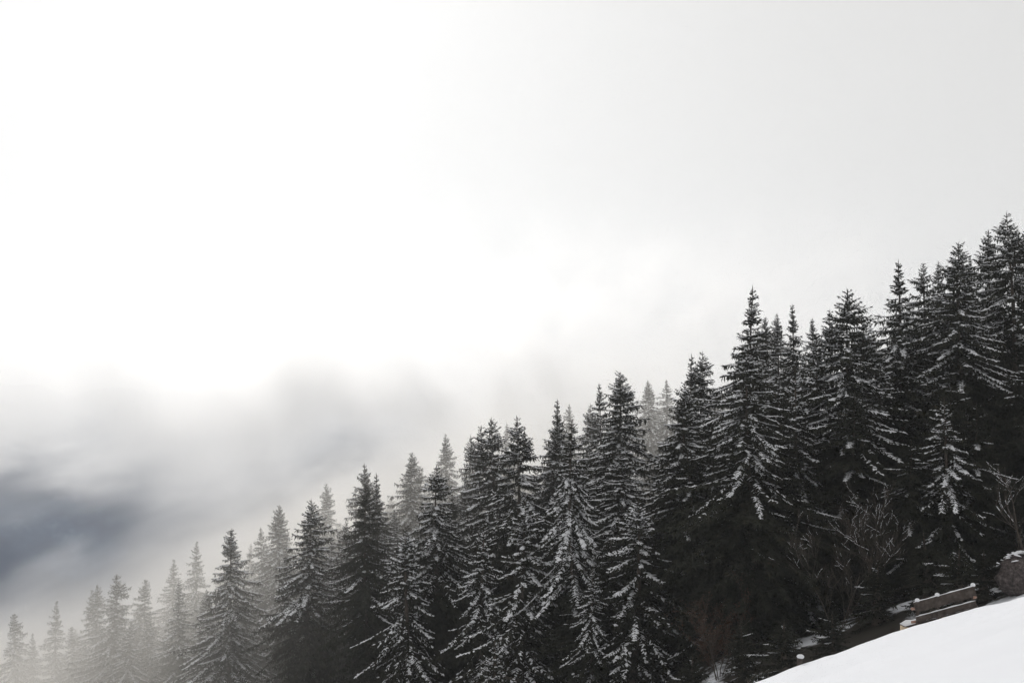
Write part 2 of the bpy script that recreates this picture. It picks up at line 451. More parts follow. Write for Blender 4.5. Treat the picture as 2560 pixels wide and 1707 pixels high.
def make_spruce(key, seed, H=22.0, slope=0.39, rmax=4.3, base=0.10, snow=0.6, droop=0.22, sparse=0.0,
                dens=1.0, tops=(), weep=False, spire=0.0, snow_low=0.05, lump=1.0):
    """returns meshes (trunk, crown, snow) of a spruce H metres tall"""
    rg = np.random.default_rng(seed)
    tr, cr, sn = MB(), MB(), MB()
    ph = rg.uniform(0, 6.28, 6)
    lean = rg.normal(0, 0.012, 2)
    def axis_at(z):
        z = np.asarray(z, float)
        return np.stack([lean[0] * z + 0.10 * np.sin(z * .35 + ph[0]), lean[1] * z + 0.10 * np.sin(z * .31 + ph[1]), z], -1)
    zt = np.concatenate([[-1.2, -0.3, 0.3], np.linspace(1.0, H - 0.05, 20)])
    tr.tube(axis_at(zt), np.interp(zt, [-1.2, 0, 1, H * .5, H], [0.42, 0.36, 0.28, 0.16, 0.015]), 8)
    stems = [(0.0, 0.0, H, H * base, 1.0)]
    for (dx, dy, top, b0) in tops:
        stems.append((dx, dy, top, b0, 0.8))
        zz = np.linspace(b0 - 1.2, top, 8); f = smooth(b0 - 1.2, b0 + 0.8, zz)
        tr.tube(axis_at(zz) + np.stack([dx * f, dy * f, 0 * f], 1), np.linspace(0.10, 0.012, 8), 5)
    # dead lower limbs
    for k in range(int(26)):
        z = rg.uniform(0.9, max(H * base * 1.6, 3.5)); a = rg.uniform(0, 6.28); L = rg.uniform(.5, 2.0)
        u = np.array([math.cos(a), math.sin(a), 0]); t = np.linspace(0, 1, 4)[:, None]
        tr.tube(axis_at(z) + u * t * L - UP * (0.25 * t * t * L) + rg.normal(0, .03, (4, 3)), np.linspace(.03, .006, 4), 3, False)
    for (dx, dy, top, zb, wf) in stems:
        z = zb; off = np.array([dx, dy, 0])
        while z < top - 0.12:
            d = top - z
            nb = int(rg.integers(4, 7)) if d > 1.2 else 4
            a0 = rg.uniform(0, 6.28)
            if rg.random() < sparse * 0.5: nb = 2
            for k in range(nb):
                if rg.random() < sparse: continue
                a = a0 + k * 2 * math.pi / nb + rg.normal(0, .22)
                dd = max(0.0, d - spire)
                L = wf * min(rmax, 0.07 + 0.12 * min(d, spire) + slope * dd ** 0.96 * min(1, .78 + .25 * dd))
                L *= rg.uniform(.58, 1.24) * (1 + 0.24 * math.sin(a + z * .55 + ph[2]) + 0.18 * math.sin(2 * a - z * .9 + ph[3]))
                L *= 1 - 0.35 * float(smooth(H * 0.42, 0, np.array(z)))
                if weep:
                    if 6.0 < d < 12.5:
                        if rg.random() < .45: continue
                        L *= 1.25
                    elif d > 12.5: L *= .8
                zj = z + rg.uniform(-.16, .16)
                u = np.array([math.cos(a), math.sin(a), 0]); side = np.array([-u[1], u[0], 0])
                e0 = np.clip(32 - 6.5 * d, -5, 32) + rg.normal(0, 7)
                dr = droop * min(1, d / 5.5) * (1 + .05 * max(0, d - 7)) * rg.uniform(.5, 1.5)
                if weep and 4.5 < d < 13: e0, dr = 8, rg.uniform(.75, 1.25)
                def P(s):
                    s = np.asarray(s, float)[:, None]
                    zo = L * (s * math.tan(R(float(e0))) - dr * 1.5 * s ** 1.4 + 0.5 * dr * s ** 3.2)
                    return axis_at(zj) + off + u * (L * s * (1 - .12 * dr * s)) + UP * zo + side * (L * .06 * math.sin(k * 2.3 + z) * s * s)
                ss = np.linspace(0, 1, 5)
                cr.tube(P(ss), np.linspace(.012 + .009 * L, .005, 5), 3, False)
                n = int(dens * (L / .047)) + 5
                if weep and 6 < d < 12.5: n = int(n * .8)
                s = np.sort(rg.uniform(.06 if d < 3 else .16, 1.0, n)); p = P(s); T = unit(P(s + .03) - p)
                sg = np.where(np.arange(n) % 2 == 0, 1, -1)[:, None]
                dirs = unit(T * rg.uniform(.45, .9, (n, 1)) + side * sg * rg.uniform(.45, 1.0, (n, 1)) + UP * rg.normal(-.12, .18, (n, 1)))
                tf = min(1.0, .48 + .24 * d)
                ln = tf * (0.17 + .27 * min(1.0, L / 2.2)) * (1.15 - .70 * s) * rg.uniform(.55, 1.4, n)
                wd = (.5 + .5 * tf) * rg.uniform(.065, .12, n)
                sv = unit(np.cross(dirs, UP) + UP * rg.normal(0, .7, (n, 1)))
                cr.kites(p, dirs, ln, sv, wd)
                # hanging twigs below the limb
                m = int(n * .85 * min(1, L / 1.0)) + 1
                s2 = rg.uniform(.12, .98, m); p2 = P(s2) + side * rg.normal(0, .13 * min(1, L), (m, 1))
                d2 = unit(-UP + rg.normal(0, .42, (m, 3)) + u * .25)
                cr.kites(p2, d2, tf * (.15 + .24 * min(1, L / 2)) * rg.uniform(.6, 1.5, m), unit(rg.normal(0, 1, (m, 3)) * [1, 1, .2]), rg.uniform(.06, .11, m))
                # limb tip
                tp = P(np.array([.93])); td = unit(P(np.array([1.0])) - tp)
                tdir = unit(td + rg.normal(0, .22, (4, 3)))
                cr.kites(np.repeat(tp, 4, 0), tdir, tf * rg.uniform(.16, .32, 4), unit(rg.normal(0, 1, (4, 3))), rg.uniform(.07, .11, 4))
                # snow lying on the twigs and in pads along the limb
                hfac = float(smooth(0.0, 1.1, np.array(d))) * (snow_low + (1 - snow_low) * float(smooth(H * .40, H * .74, np.array(z))))
                bs = snow * hfac * (rg.beta(.9, 1.0) * 1.6 + .18)
                if snow * hfac < .34: bs = .95 if rg.random() < snow * hfac * .55 else 0.0
                if weep and 4.5 < d < 13: bs = 1.0
                pick = rg.random(n) < np.clip(bs * (.40 + .85 * s), 0, .94)
                if pick.any():
                    q = int(pick.sum()); pd = dirs[pick]
                    hs = unit(np.cross(pd, UP))
                    sn.tents(p[pick] + UP * .04, pd, ln[pick] * rg.uniform(.6, 1.0, q), hs, lump * wd[pick] * rg.uniform(.45, 1.05, q), rg.uniform(.02, .06, q))
                if L > .5:
                    sp = np.arange(.30, 1.0, .17 / L); sp = sp + rg.uniform(-.06, .06, len(sp))
                    sp = sp[(rg.random(len(sp)) < np.clip(bs * (.10 + .42 * sp), 0, .85)) & (sp > .35) & (sp < .99)]
                    if len(sp):
                        q = len(sp); pp = P(sp) + UP * .055 + side * rg.normal(0, .07, (q, 1)); TT = unit(P(sp + .03) - pp)
                        hs = unit(np.cross(TT, UP))
                        fat = lump * rg.uniform(.7, 1.5) * (1.5 if weep and 4.5 < d < 13 else 1)
                        TT = unit(TT + side * rg.normal(0, .35, (q, 1))); sn.tents(pp - TT * .10, TT, rg.uniform(.16, .40, q), hs, fat * rg.uniform(.06, .15, q), fat * rg.uniform(.03, .075, q))
            z += rg.uniform(.21, .36) if d > 2.5 else rg.uniform(.13, .22)
        # leader
        tip = axis_at(top - .55) + off
        cr.kites(np.repeat(tip[None], 5, 0) + UP * np.linspace(0, .35, 5)[:, None], unit(UP + rg.normal(0, .06, (5, 3))), rg.uniform(.30, .55, 5),
                 unit(rg.normal(0, 1, (5, 3)) * [1, 1, 0]), rg.uniform(.035, .06, 5))
    return (tr.mesh(key + "_trunk", M_BARK, True), cr.mesh(key + "_crown", M_NEEDLE), sn.mesh(key + "_snow", M_SNOW, True), H)

VAR = {
    "a": make_spruce("a", 11, snow=.72),
    "b": make_spruce("b", 12, snow=.75, slope=.36, rmax=3.9, droop=.30),
    "c": make_spruce("c", 13, snow=.65, slope=.42, sparse=.16),
    "d": make_spruce("d", 14, snow=.80, droop=.36, slope=.40, sparse=.10),
    "e": make_spruce("e", 26, snow=.66, droop=.26, slope=.40, sparse=.20, tops=((.5, .2, 20.8, 18.6),)),
    "frost": make_spruce("frost", 27, snow=1.05, droop=.24, slope=.40, snow_low=.5, sparse=.08),
    "frost2": make_spruce("frost2", 28, snow=.95, droop=.18, slope=.36, snow_low=.45, sparse=.18, spire=.7),
    "spire": make_spruce("spire", 15, snow=.55, spire=2.2, slope=.44),
    "slim": make_spruce("slim", 16, snow=.7, slope=.31, rmax=3.1, sparse=.15, spire=.8),
    "broad": make_spruce("broad", 17, snow=.85, slope=.44, rmax=4.6, tops=((-.95, .2, 20.6, 17.0), (.9, -.2, 20.2, 16.5), (1.7, .3, 18.6, 14.5), (-1.8, -.2, 18.9, 15)), droop=.22),
    "twin": make_spruce("twin", 18, snow=.60, slope=.38, tops=((-.8, .3, 21.3, 17.5),)),
    "weep": make_spruce("weep", 19, snow=.45, weep=True, slope=.28, rmax=3.2, sparse=.12, lump=1.35),
    "young": make_spruce("young", 20, H=14.0, snow=1.0, slope=.40, rmax=3.5, droop=.42, sparse=.14, snow_low=.38, lump=1.35, base=.08),
    "young2": make_spruce("young2", 21, H=14.0, snow=.95, slope=.37, rmax=3.2, droop=.5, sparse=.18, snow_low=.35, lump=1.3, base=.08),
    "dark": make_spruce("dark", 22, snow=.16, snow_low=.04, slope=.40),
    "dark2": make_spruce("dark2", 23, snow=.24, snow_low=.04, slope=.38, droop=.38, sparse=.1),
    "bush": make_spruce("bush", 25, H=6.0, snow=.10, slope=.36, rmax=1.8, dens=1.1, snow_low=.6, base=.04, lump=.7, droop=.35),
    "sapling": make_spruce("sapling", 24, H=5.0, snow=.8, slope=.32, rmax=1.3, dens=1.1, snow_low=.6, base=.06, lump=.9),
}
trees = []
def spruce(x, y, key, top_z, label, width=1.0, group=None, rz=None, name="spruce_tree", gz=None):
    tr, cr, sn, H = VAR[key]
    gz = float(ground_z(x, y)) if gz is None else gz
    h = top_z - gz; s = h / H
    w = width * (0.55 * s + 0.45)
    rz = random.Random(int(x * 131 + y * 17)).uniform(0, 6.28) if rz is None else rz
    if key in ("broad", "twin"): rz = 0.0
    e = empty(name, (x, y, gz), rz, (w, w, s))
    tl = random.Random(int(x * 31 + y * 7)); e.rotation_euler = (tl.gauss(0, .018), tl.gauss(0, .018), rz)
    tag(e, label, "spruce", group)
    link("trunk", tr, e); c = link("crown", cr, e); tag(c, kind="stuff"); tag(link("snow", sn, c), kind="stuff")
    trees.append((x, y, h))
    return e

K = 2560 / 2352.0
TABLE = [  # tip in the 2352 px view of the photo, depth, kind, width, label
    (2347, 528, 104, "slim", 1.0, "narrow spruce cut off by the picture edge behind the very tallest tip"),
    (2331, 491, 92, "e", 1.1, "tallest spruce of the wood, its dark tip highest of all"),
    (2253, 536, 96, "b", 1.0, "second tallest spruce tip, next to the highest one, powdered with snow"),
    (2224, 596, 125, "slim", .9, "small thin spruce tip squeezed between two tall snowy spruces"),
    (2200, 555, 88, "a", 1.05, "tall snowy spruce with its bare trunk showing, above and behind the bench"),
    (2151, 603, 120, "slim", .9, "thinner tip of the close pair beside the tall bare-trunked spruce"),
    (2132, 607, 102, "dark2", .8, "dark spruce of the close pair, between two broad pointed neighbours"),
    (2075, 602, 90, "spire", 1.1, "dark pointed spruce with a wide triangular top, right of the broad snowy one"),
    (1948, 669, 86, "broad", 1.0, "broad bushy spruce with several tips and heavy frosting of snow"),
    (1860, 733, 122, "slim", .9, "slight spruce tip just beside the broad many-tipped spruce"),
    (1826, 699, 106, "spire", .8, "slender spruce with thin open spire between the pair and the broad spruce"),
    (1780, 725, 112, "b", .8, "right one of two low tips beside the spruce with dark needle-like spire"),
    (1757, 728, 118, "dark", .8, "left one of two low tips beside the spruce with dark needle-like spire"),
    (1706, 664, 92, "spire", 1.05, "tall spruce with a long dark needle-like spire standing clear of its neighbours"),
    (1722, 800, 80, "d", 1.05, "big spruce in front with dark trunk column and white drooping boughs both sides"),
    (1832, 845, 84, "young2", .9, "snow-loaded spruce top in front of the slender open spire"),
    (1606, 810, 104, "e", .9, "blunt round-shouldered spruce tip left of the needle-spired spruce"),
    (1580, 818, 100, "spire", .9, "dark pointed spruce tip next to the blunt round-shouldered one"),
    (1556, 880, 84, "b", .95, "tall straight spruce with its trunk line visible through frosted boughs"),
    (1527, 873, 185, "slim", 1.0, "pale misty spruce tip, right one of a faded pair"),
    (1503, 875, 180, "b", .9, "pale misty spruce tip, left one of a faded pair"),
    (1412, 854, 104, "a", 1.0, "strong pointed spruce standing highest in the middle of the treeline"),
    (1386, 882, 112, "slim", .8, "spruce with thin dead tip touching the strong middle spruce"),
    (1353, 930, 122, "e", .8, "low pale spruce shoulder left of the strong middle spruce"),
    (1430, 1030, 90, "d", .9, "spruce with thick white drooping boughs below the strong middle spruce"),
    (1300, 930, 170, "slim", .9, "faded spruce tip behind the pair above the weeping spruce"),
    (1280, 919, 118, "spire", .8, "pointed spruce behind the weeping one, in front of a faded tip"),
    (1254, 955, 108, "e", .9, "dark bushy spruce left of the weeping spruce"),
    (1314, 965, 87, "weep", 1.0, "weeping spruce with long snow-covered branches hanging like a star"),
    (1197, 959, 102, "e", 1.0, "pointed dark spruce beside the rounded double spruce"),
    (1168, 975, 172, "slim", .9, "faint misty spruce tip between the double spruce and pointed dark one"),
    (1135, 962, 112, "twin", 1.0, "rounded spruce with two tips close together, frosted grey"),
    (1094, 1003, 130, "c", .8, "greyish spruce shoulder left of the rounded double spruce"),
    (1040, 999, 158, "b", .85, "misty grey spruce with thin pointed tip, alone against the cloud"),
    (1003, 1072, 104, "d", 1.0, "dark spruce with white-edged boughs below the misty pointed tip"),
    (960, 1075, 175, "slim", .9, "faint spruce shoulder behind the grey cone-topped spruce"),
    (937, 1040, 142, "a", .9, "grey cone-topped spruce half veiled by mist"),
    (878, 1089, 124, "spire", .8, "slim dark spruce right of the sharp front tip"),
    (847, 1113, 112, "dark", .85, "sharp dark spruce tip standing in front of a lighter twin-armed one"),
    (825, 1068, 138, "e", .9, "lighter spruce with bough sticking out, behind the sharp dark tip"),
    (768, 1111, 165, "b", .85, "pale veiled spruce between two darker pointed spruces"),
    (711, 1149, 122, "a", 1.0, "dark well-shaped spruce with tiered boughs midway down the treeline"),
    (645, 1165, 160, "slim", 1.0, "shorter half of the pale double spruce with hooked shoulder"),
    (625, 1163, 152, "b", 1.0, "taller half of the pale double spruce with hooked shoulder"),
    (600, 1212, 158, "frost2", .8, "pale low spruce shoulder beside the double spruce"),
    (566, 1250, 188, "slim", .8, "tiny faint spruce tip in the gap beside the even cone"),
    (524, 1216, 134, "frost", .95, "evenly cone-shaped spruce with snowy tiers and thin straight trunk"),
    (457, 1242, 180, "frost2", .85, "faded spruce with bare arms standing behind the even cone"),
    (420, 1338, 150, "slim", .9, "short spruce tip in front of the two faded ones"),
    (388, 1284, 186, "frost2", 1.0, "faded slim spruce with drooping side bough, deep in mist"),
    (322, 1331, 166, "frost", .85, "whitened spruce, third tip along from the foggy picture edge group of four"),
    (261, 1319, 156, "frost", .9, "frosted spruce with dark trunk line, tallest of the misty low end"),
    (218, 1344, 172, "twin", .8, "frosted spruce with long level boughs beside the tallest misty one"),
    (126, 1379, 176, "frost2", .8, "small white-frosted spruce second from the low foggy end"),
    (43, 1406, 182, "frost", .9, "last small spruce at the low foggy end of the treeline"),
    (1200, 1150, 88, "young", 1.0, "younger spruce with wide white boughs spread like a skirt"),
    (1107, 1203, 94, "young2", .9, "younger snowy spruce left of the one with skirt-like boughs"),
    (1453, 1143, 82, "young", 1.05, "heavily snow-laden young spruce, whitest tree of the wood"),
    (1362, 1300, 82, "young2", .7, "small snow-laden spruce close beside the whitest tree"),
    (945, 1213, 100, "young", .9, "snow-laden spruce with long white lower boughs below the grey cone-topped one"),
    (2165, 915, 78.5, "young2", .9, "dark front spruce above the bench with scattered white bough tips"),
    (2348, 800, 84, "dark", 1.0, "dark spruce at the picture edge below the tallest tip"),
    (2010, 880, 94, "dark", .9, "shaded spruce filling the gap below the broad many-tipped spruce"),
    (1640, 1010, 82, "dark2", .8, "shaded spruce between the straight-trunked and white-boughed front trees"),
]
for (dx, dy, Y, key, w, label) in TABLE:
    t = px_point(dx * K, dy * K, Y)
    spruce(t[0], t[1], key, t[2], label, w * 1.13, "spruces of the treeline")

# lower trees standing close in the gaps of the misty downhill part
for (dx, dy, Y, key, w, label) in (
        (88, 1452, 176, "frost2", .8, "whitened small spruce between the last two spruces at the foggy end"),
        (170, 1438, 170, "frost", .8, "whitened spruce just uphill of the second one from the foggy end"),
        (292, 1428, 152, "frost", .8, "frosted lower spruce between the tallest and the third misty spruce"),
        (352, 1402, 158, "frost2", .85, "frosted lower spruce between the third misty spruce and the drooping one"),
        (482, 1352, 148, "b", .8, "frosted lower spruce touching the even cone on its downhill side"),
        (575, 1330, 142, "frost2", .85, "lower spruce in the gap uphill of the even cone"),
        (660, 1272, 138, "b", .8, "lower spruce between the pale double spruce and the dark tiered one"),
        (752, 1232, 138, "frost2", .85, "lower spruce close uphill of the dark tiered one"),
        (800, 1200, 132, "a", .8, "lower spruce below the lighter spruce with the sticking-out bough"),
        (905, 1172, 132, "b", .8, "lower spruce filling the gap below the grey cone-topped one"),
        (985, 1150, 128, "e", .8, "lower spruce behind the dark white-edged one"),
        (1070, 1100, 124, "b", .85, "lower spruce below the lone misty pointed tip")):
    t = px_point(dx * K, dy * K, Y)
    spruce(t[0], t[1], key, t[2], label, w * 1.1, "lower spruces in the misty part of the wood")

# the shaded inside of the wood: trees whose tips stay under the treeline
SHORT = """edge-cut narrow spruce|tallest spruce|second tallest spruce|thin squeezed-in tip|bare-trunked tall spruce|thin tip of the close pair|dark one of the close pair|dark wide-topped pointed spruce|broad many-tipped spruce|slight tip beside the broad spruce|slender open-spired spruce|right low tip by the needle spire|left low tip by the needle spire|needle-spired spruce|big white-boughed front spruce|snow-loaded top below the open spire|blunt round-shouldered spruce|dark pointed tip by the blunt one|straight-trunked frosted spruce|right one of the faded pair|left one of the faded pair|strong middle spruce|thin dead-tipped spruce|low pale shoulder by the middle spruce|drooping white-boughed spruce|faded tip above the weeping spruce|pointed spruce behind the weeping one|dark bushy spruce by the weeping one|weeping spruce|pointed dark spruce by the double one|faint tip by the double spruce|rounded double spruce|greyish shoulder by the double spruce|lone misty pointed tip|dark white-edged spruce|faint shoulder behind the grey cone|grey cone-topped spruce|slim dark spruce by the sharp tip|sharp dark front tip|lighter spruce behind the sharp tip|pale veiled spruce|dark tiered spruce|shorter half of the pale double spruce|taller half of the pale double spruce|pale shoulder by the double spruce|tiny faint gap tip|even cone-shaped spruce|faded bare-armed spruce|short tip before the faded ones|faded slim drooping spruce|third whitened misty spruce|tallest misty low-end spruce|level-boughed frosted spruce|second spruce from the foggy end|last spruce at the foggy end|skirt-boughed young spruce|young spruce left of the skirt-boughed one|whitest snow-laden spruce|small spruce beside the whitest|long-boughed snow-laden spruce|dark front spruce above the bench|dark edge spruce|shaded gap-filling spruce|shaded spruce by the straight trunk""".split("|")
line = sorted([(a * K, b * K) for (a, b, *_) in TABLE[:55]])
lx = [a for a, _ in line]; ly = [b for _, b in line]
# lower envelope of the treeline, so that no filler tree breaks the skyline
def skyline(px): return max(np.interp(px + o, lx, ly) for o in (-60, -30, 0, 30, 60))
rnd = random.Random(77)
used = set()
def fill_label(px, py, y):
    """says where a shaded tree stands by the treeline tree nearest to it"""
    for i in sorted(range(len(TABLE)), key=lambda i: (TABLE[i][0] * K - px) ** 2 + .2 * (TABLE[i][1] * K - py) ** 2)[:9]:
        dx, dep = px - TABLE[i][0] * K, y - TABLE[i][2]
        if dep < -4: rel = "shaded spruce in front of and below the "
        elif dx < 0: rel = "dim spruce half hidden just downhill of the "
        else: rel = "dim spruce half hidden just uphill of the "
        lab = rel + SHORT[i]
        if lab not in used:
            used.add(lab); return lab, None
    return "dark spruce deep in the shade inside the wood, tip below the treeline", 1
# low dark trees along the shaded edge of the wood, above the snow crest
for px, Y, h, key, lab in (
        (1535, 84, 9, "dark", "low dark spruce at the foot of the whitest snow-laden tree"),
        (1705, 84, 13, "dark", "low dark spruce just downhill of the rust-brown bush"),
        (1745, 82, 12, "dark2", "low dark spruce right behind the rust-brown bush"),
        (1850, 80, 12.5, "dark", "low dark spruce between rust-brown bush and bare shrubs"),
        (1925, 82, 14, "dark", "taller shaded spruce just downhill of the bare shrubs"),
        (2010, 84, 11, "dark2", "low dark spruce behind the first bare shrub"),
        (2115, 83, 13, "dark", "dark spruce standing behind both bare shrubs"),
        (2275, 79, 9, "dark2", "low dark spruce above the lower end of the bench"),
        (2345, 81, 12, "dark", "dark spruce directly behind the middle of the bench"),
        (2425, 80, 10, "dark", "dark spruce behind the upper end of the bench"),
        (1345, 92, 9, "dark2", "low dark spruce under the weeping spruce")):
    p = np.array([(px - 1280) / F_PX * Y, Y]); gz = float(ground_z(*p))
    spruce(p[0], p[1], key, gz + h, lab, 1.15, "low dark spruces along the wood's edge")
HIDDEN = {11, 12, 13, 16, 17, 18, 22, 24, 26, 27, 31, 32, 33, 34, 35, 36, 38, 39, 40, 41, 42, 43, 44, 48, 49, 55, 56, 58, 59, 60, 61, 62, 66, 67, 69, 71, 73, 74, 75, 76, 77, 79, 80, 85, 86, 89, 91, 92, 94, 95, 97, 98, 100, 101, 102, 103, 104, 106, 107, 108, 109, 110, 113, 114, 115, 116, 117, 119, 120, 121, 122, 123, 125, 126, 127, 128, 132, 134, 136, 139, 141, 143, 144, 145, 146, 147, 148, 150, 151, 152, 153, 154, 155, 156, 158, 159, 160, 161, 162, 163, 164, 165, 166, 167, 168, 169, 172, 173, 174, 175, 176, 179, 180}          # places where a tree would be wholly hidden behind others
n_fill = 0
for row in range(16):
    Y = 80 + row * 8.5
    X = -0.40 * Y - 4
    while X < 0.40 * Y + 3:
        X += rnd.uniform(2.8, 4.4) if X / Y < -.04 else rnd.uniform(4.6, 7.4)
        y = Y + rnd.uniform(-3.0, 3.0)
        if y < 78.5 or any((X - a) ** 2 + (y - b) ** 2 < (2.5 if X / Y < -.06 else 3.2) ** 2 for a, b, _ in trees): continue
        if X / y < -0.05 and y < 96 - 120 * X / y * 0.75: continue        # the edge of the wood runs away from us downhill
        gz = float(ground_z(X, y)); h = rnd.uniform(14, 24)
        px = 1280 + X / y * F_PX
        if not -80 < px < 2640 or (px < 500 and y < 150): continue
        lim = skyline(min(max(px, 0), 2560)) + (rnd.uniform(15, 120) if y > 105 and px < 1700 else rnd.uniform(60, 230))
        if 1040 - (gz + h) / y * F_PX < lim: h = (1040 - lim) * y / F_PX - gz
        py_tip = 1040 - (gz + h) / y * F_PX
        if h < 9 or py_tip > 1700: continue
        front = y < 92 - min(0, X) * 1.2
        key = rnd.choice(["dark", "dark2", "dark", "c"] if front else (["frost", "frost2", "b", "a"] if px < 900 else ["a", "b", "c", "d", "e", "dark2"]))
        hides = False
        for (tx, ty, tY, tk, *_r) in TABLE:                          # keep the sight of the front trees open
            if y < tY + 1 and abs(tx * K - px) < (150 if tk.startswith(("young", "weep")) else 60) and py_tip < ty * K + (330 if tk.startswith(("young", "weep")) else 130): hides = True
        if hides: continue
        n_fill += 1
        if n_fill in HIDDEN:
            trees.append((X, y, h)); continue
        lab, _ = fill_label(px, py_tip, y)
        spruce(X, y, key, gz + h, lab, random.Random(n_fill).uniform(.85, 1.1), "shaded spruces inside the wood")["fill"] = n_fill
print("fill trees", n_fill)

def on_ground(px, Y):
    x = (px - 1280) / F_PX * Y
    return np.array([x, Y, float(ground_z(x, Y))])
# very young spruce near the lower picture edge, saplings at the wood's edge
t = px_point(1135 * K, 1468 * K, 80); spruce(t[0], t[1], "sapling", t[2], "slim little spruce with snow beads low in the shaded wood", 1.0, None, name="spruce_sapling", gz=t[2] - 5.5)
for px, Y, h, lab in ((2395, 70, 3.4, "small dark spruce sapling on the bank right behind the bench"),
                      (2310, 73, 4.0, "dark spruce sapling beside the snow patch beyond the bench seat"),
                      (2190, 74, 3.0, "low spruce sapling by the shaded snow left of the bench"),
                      (1960, 68, 3.0, "low dark spruce sapling beyond the stake stub on the crest"),
                      (2070, 70, 2.6, "low dark spruce sapling under the first bare shrub"),
                      (1850, 70, 3.4, "low dark spruce sapling uphill of the rust-brown bush"),
                      (1730, 72, 3.2, "low dark spruce sapling downhill of the rust-brown bush"),
                      (2455, 72, 2.6, "little spruce sapling beside the boulder")):
    p = on_ground(px, Y); spruce(p[0], p[1], "bush", p[2] + h, lab, 1.3, "saplings at the wood's edge", name="spruce_sapling")

# ------------------------------------------------------------------ bare shrubs
def bare_plant(name, loc, height, spread, seed, label, cat, stems=5, depth=4, leaf=None, snow=.8, thick=.03):
    rg = np.random.default_rng(seed)
    wood, sn, lf = MB(), MB(), MB()
    def grow(p, d, L, r, lvl):
        k = 5; pts = [p]; dd = d
        for i in range(k - 1):
            dd = unit(dd + rg.normal(0, .11, 3) + UP * .05); pts.append(pts[-1] + dd * L / (k - 1))
        pts = np.array(pts)
        wood.tube(pts, np.linspace(r, r * .6, k), 5 if lvl == 0 else 3, False)
        tan = unit(np.diff(pts, axis=0)); flat = np.hypot(tan[:, 0], tan[:, 1])
        roll = rg.random()
        for i in range(k - 1):
            if flat[i] > .35 and roll < snow * float(smooth(.25 * height, .9 * height, np.array(pts[i][2]))) * 1.6 and lvl > 0:
                hs = unit(np.cross(tan[i], UP))
                sn.tents((pts[i] + UP * r * .5)[None], tan[i][None], [L / (k - 1)], hs[None], [max(.018, r * 1.8)], [.022])
        if leaf and lvl >= depth - 1:
            m = 7; q = pts[rg.integers(1, k, m)] + rg.normal(0, .05, (m, 3))
            lf.kites(q, unit(rg.normal(0, 1, (m, 3))), rg.uniform(.08, .15, m), unit(rg.normal(0, 1, (m, 3))), rg.uniform(.05, .09, m))
        if lvl < depth:
            for i in range(int(rg.integers(3, 6))):
                b = int(rg.integers(1, k)); nd = unit(unit(pts[b] - pts[b - 1]) + rg.normal(0, .50, 3) * [1, 1, .7] + UP * .15)
                grow(pts[b], nd, L * rg.uniform(.45, .72), max(r * .55, .006), lvl + 1)
    for i in range(stems):
        a = rg.uniform(0, 6.28)
        grow(np.array([.15 * math.cos(a), .15 * math.sin(a), -.15]), unit(np.array([spread * math.cos(a), spread * math.sin(a), 1])), height * rg.uniform(.45, .62), thick, 0)
    e = empty(name, tuple(loc)); tag(e, label, cat)
    tag(link("branches", wood.mesh(name + "_branches", M_TWIG), e), kind="stuff")
    if sn.n: tag(link("snow", sn.mesh(name + "_snow", M_SNOW, True), e), kind="stuff")
    if lf.n: tag(link("leaves", lf.mesh(name + "_leaves", leaf), e), kind="stuff")
    return e
bare_plant("bare_shrub", on_ground(2085, 76), 6.6, .42, 41, "tall bare shrub with snow-lined twigs in the dark before the wood", "shrub", 3, 4, None, .12)
bare_plant("bare_shrub", on_ground(2165, 77), 7.0, .35, 42, "second bare shrub with white twig ends, nearer the bench", "shrub", 3, 4, None, .12)
bare_plant("beech_bush", on_ground(1790, 77), 5.0, .30, 43, "bush with dry rust-brown leaves standing in the shade", "bush", 6, 3, M_DRY, 0.0)
bare_plant("bare_tree", on_ground(2549, 74), 6.0, .12, 44, "thin bare sapling tree above the boulder at the picture edge", "tree", 2, 3, None, .5, .06)

# ------------------------------------------------------------------ boulder
def boulder(loc, r, label):
    import bmesh
    bm = bmesh.new(); bmesh.ops.create_icosphere(bm, subdivisions=4, radius=1)
    for v in bm.verts:
        c = v.co; k = 1 + .10 * math.sin(3.1 * c.x + 1.7 * c.y + .4) + .08 * math.sin(4.3 * c.z + 2.9 * c.x) + .035 * math.sin(9 * c.y + 7 * c.z) + .03 * math.sin(17 * c.x + 13 * c.z) + .025 * math.sin(11 * c.x - 15 * c.y) * math.sin(13 * c.z)
        v.co = Vector((c.x * r * 1.15 * k, c.y * r * k, c.z * r * .85 * k))
    me = bpy.data.meshes.new("boulder"); bm.to_mesh(me); bm.free()
    me.polygons.foreach_set("use_smooth", np.ones(len(me.polygons), bool)); me.materials.append(M_ROCK)
    o = link("boulder", me); o.location = loc; tag(o, label, "boulder")
    rg = np.random.default_rng(4); mb = MB(); n = 90                       # snow caught on its shoulder
    a = rg.uniform(0, 6.28, n); q = np.abs(rg.normal(0, .32, n))
    nx, ny = q * np.cos(a) - .15, q * np.sin(a) + .1
    nz_ = np.sqrt(np.clip(1 - nx ** 2 - ny ** 2, .05, 1))
    p = np.stack([nx * r * 1.15, ny * r, nz_ * r * .92], 1); t = rg.uniform(0, 6.28, n)
    dv = np.stack([np.cos(t), np.sin(t), -.2 * np.ones(n)], 1)
    mb.tents(p - dv * .15, unit(dv), rg.uniform(.2, .42, n), unit(np.cross(dv, UP)), rg.uniform(.12, .26, n), rg.uniform(.03, .07, n))
    tag(link("snow", mb.mesh("boulder_snow", M_SNOW, True), o), kind="stuff")
    return o
bp_ = on_ground(2545, 70)
boulder((bp_[0] + .2, bp_[1], bp_[2] + .75), 1.3, "rounded reddish grey boulder on the snowy bank beside the bench")

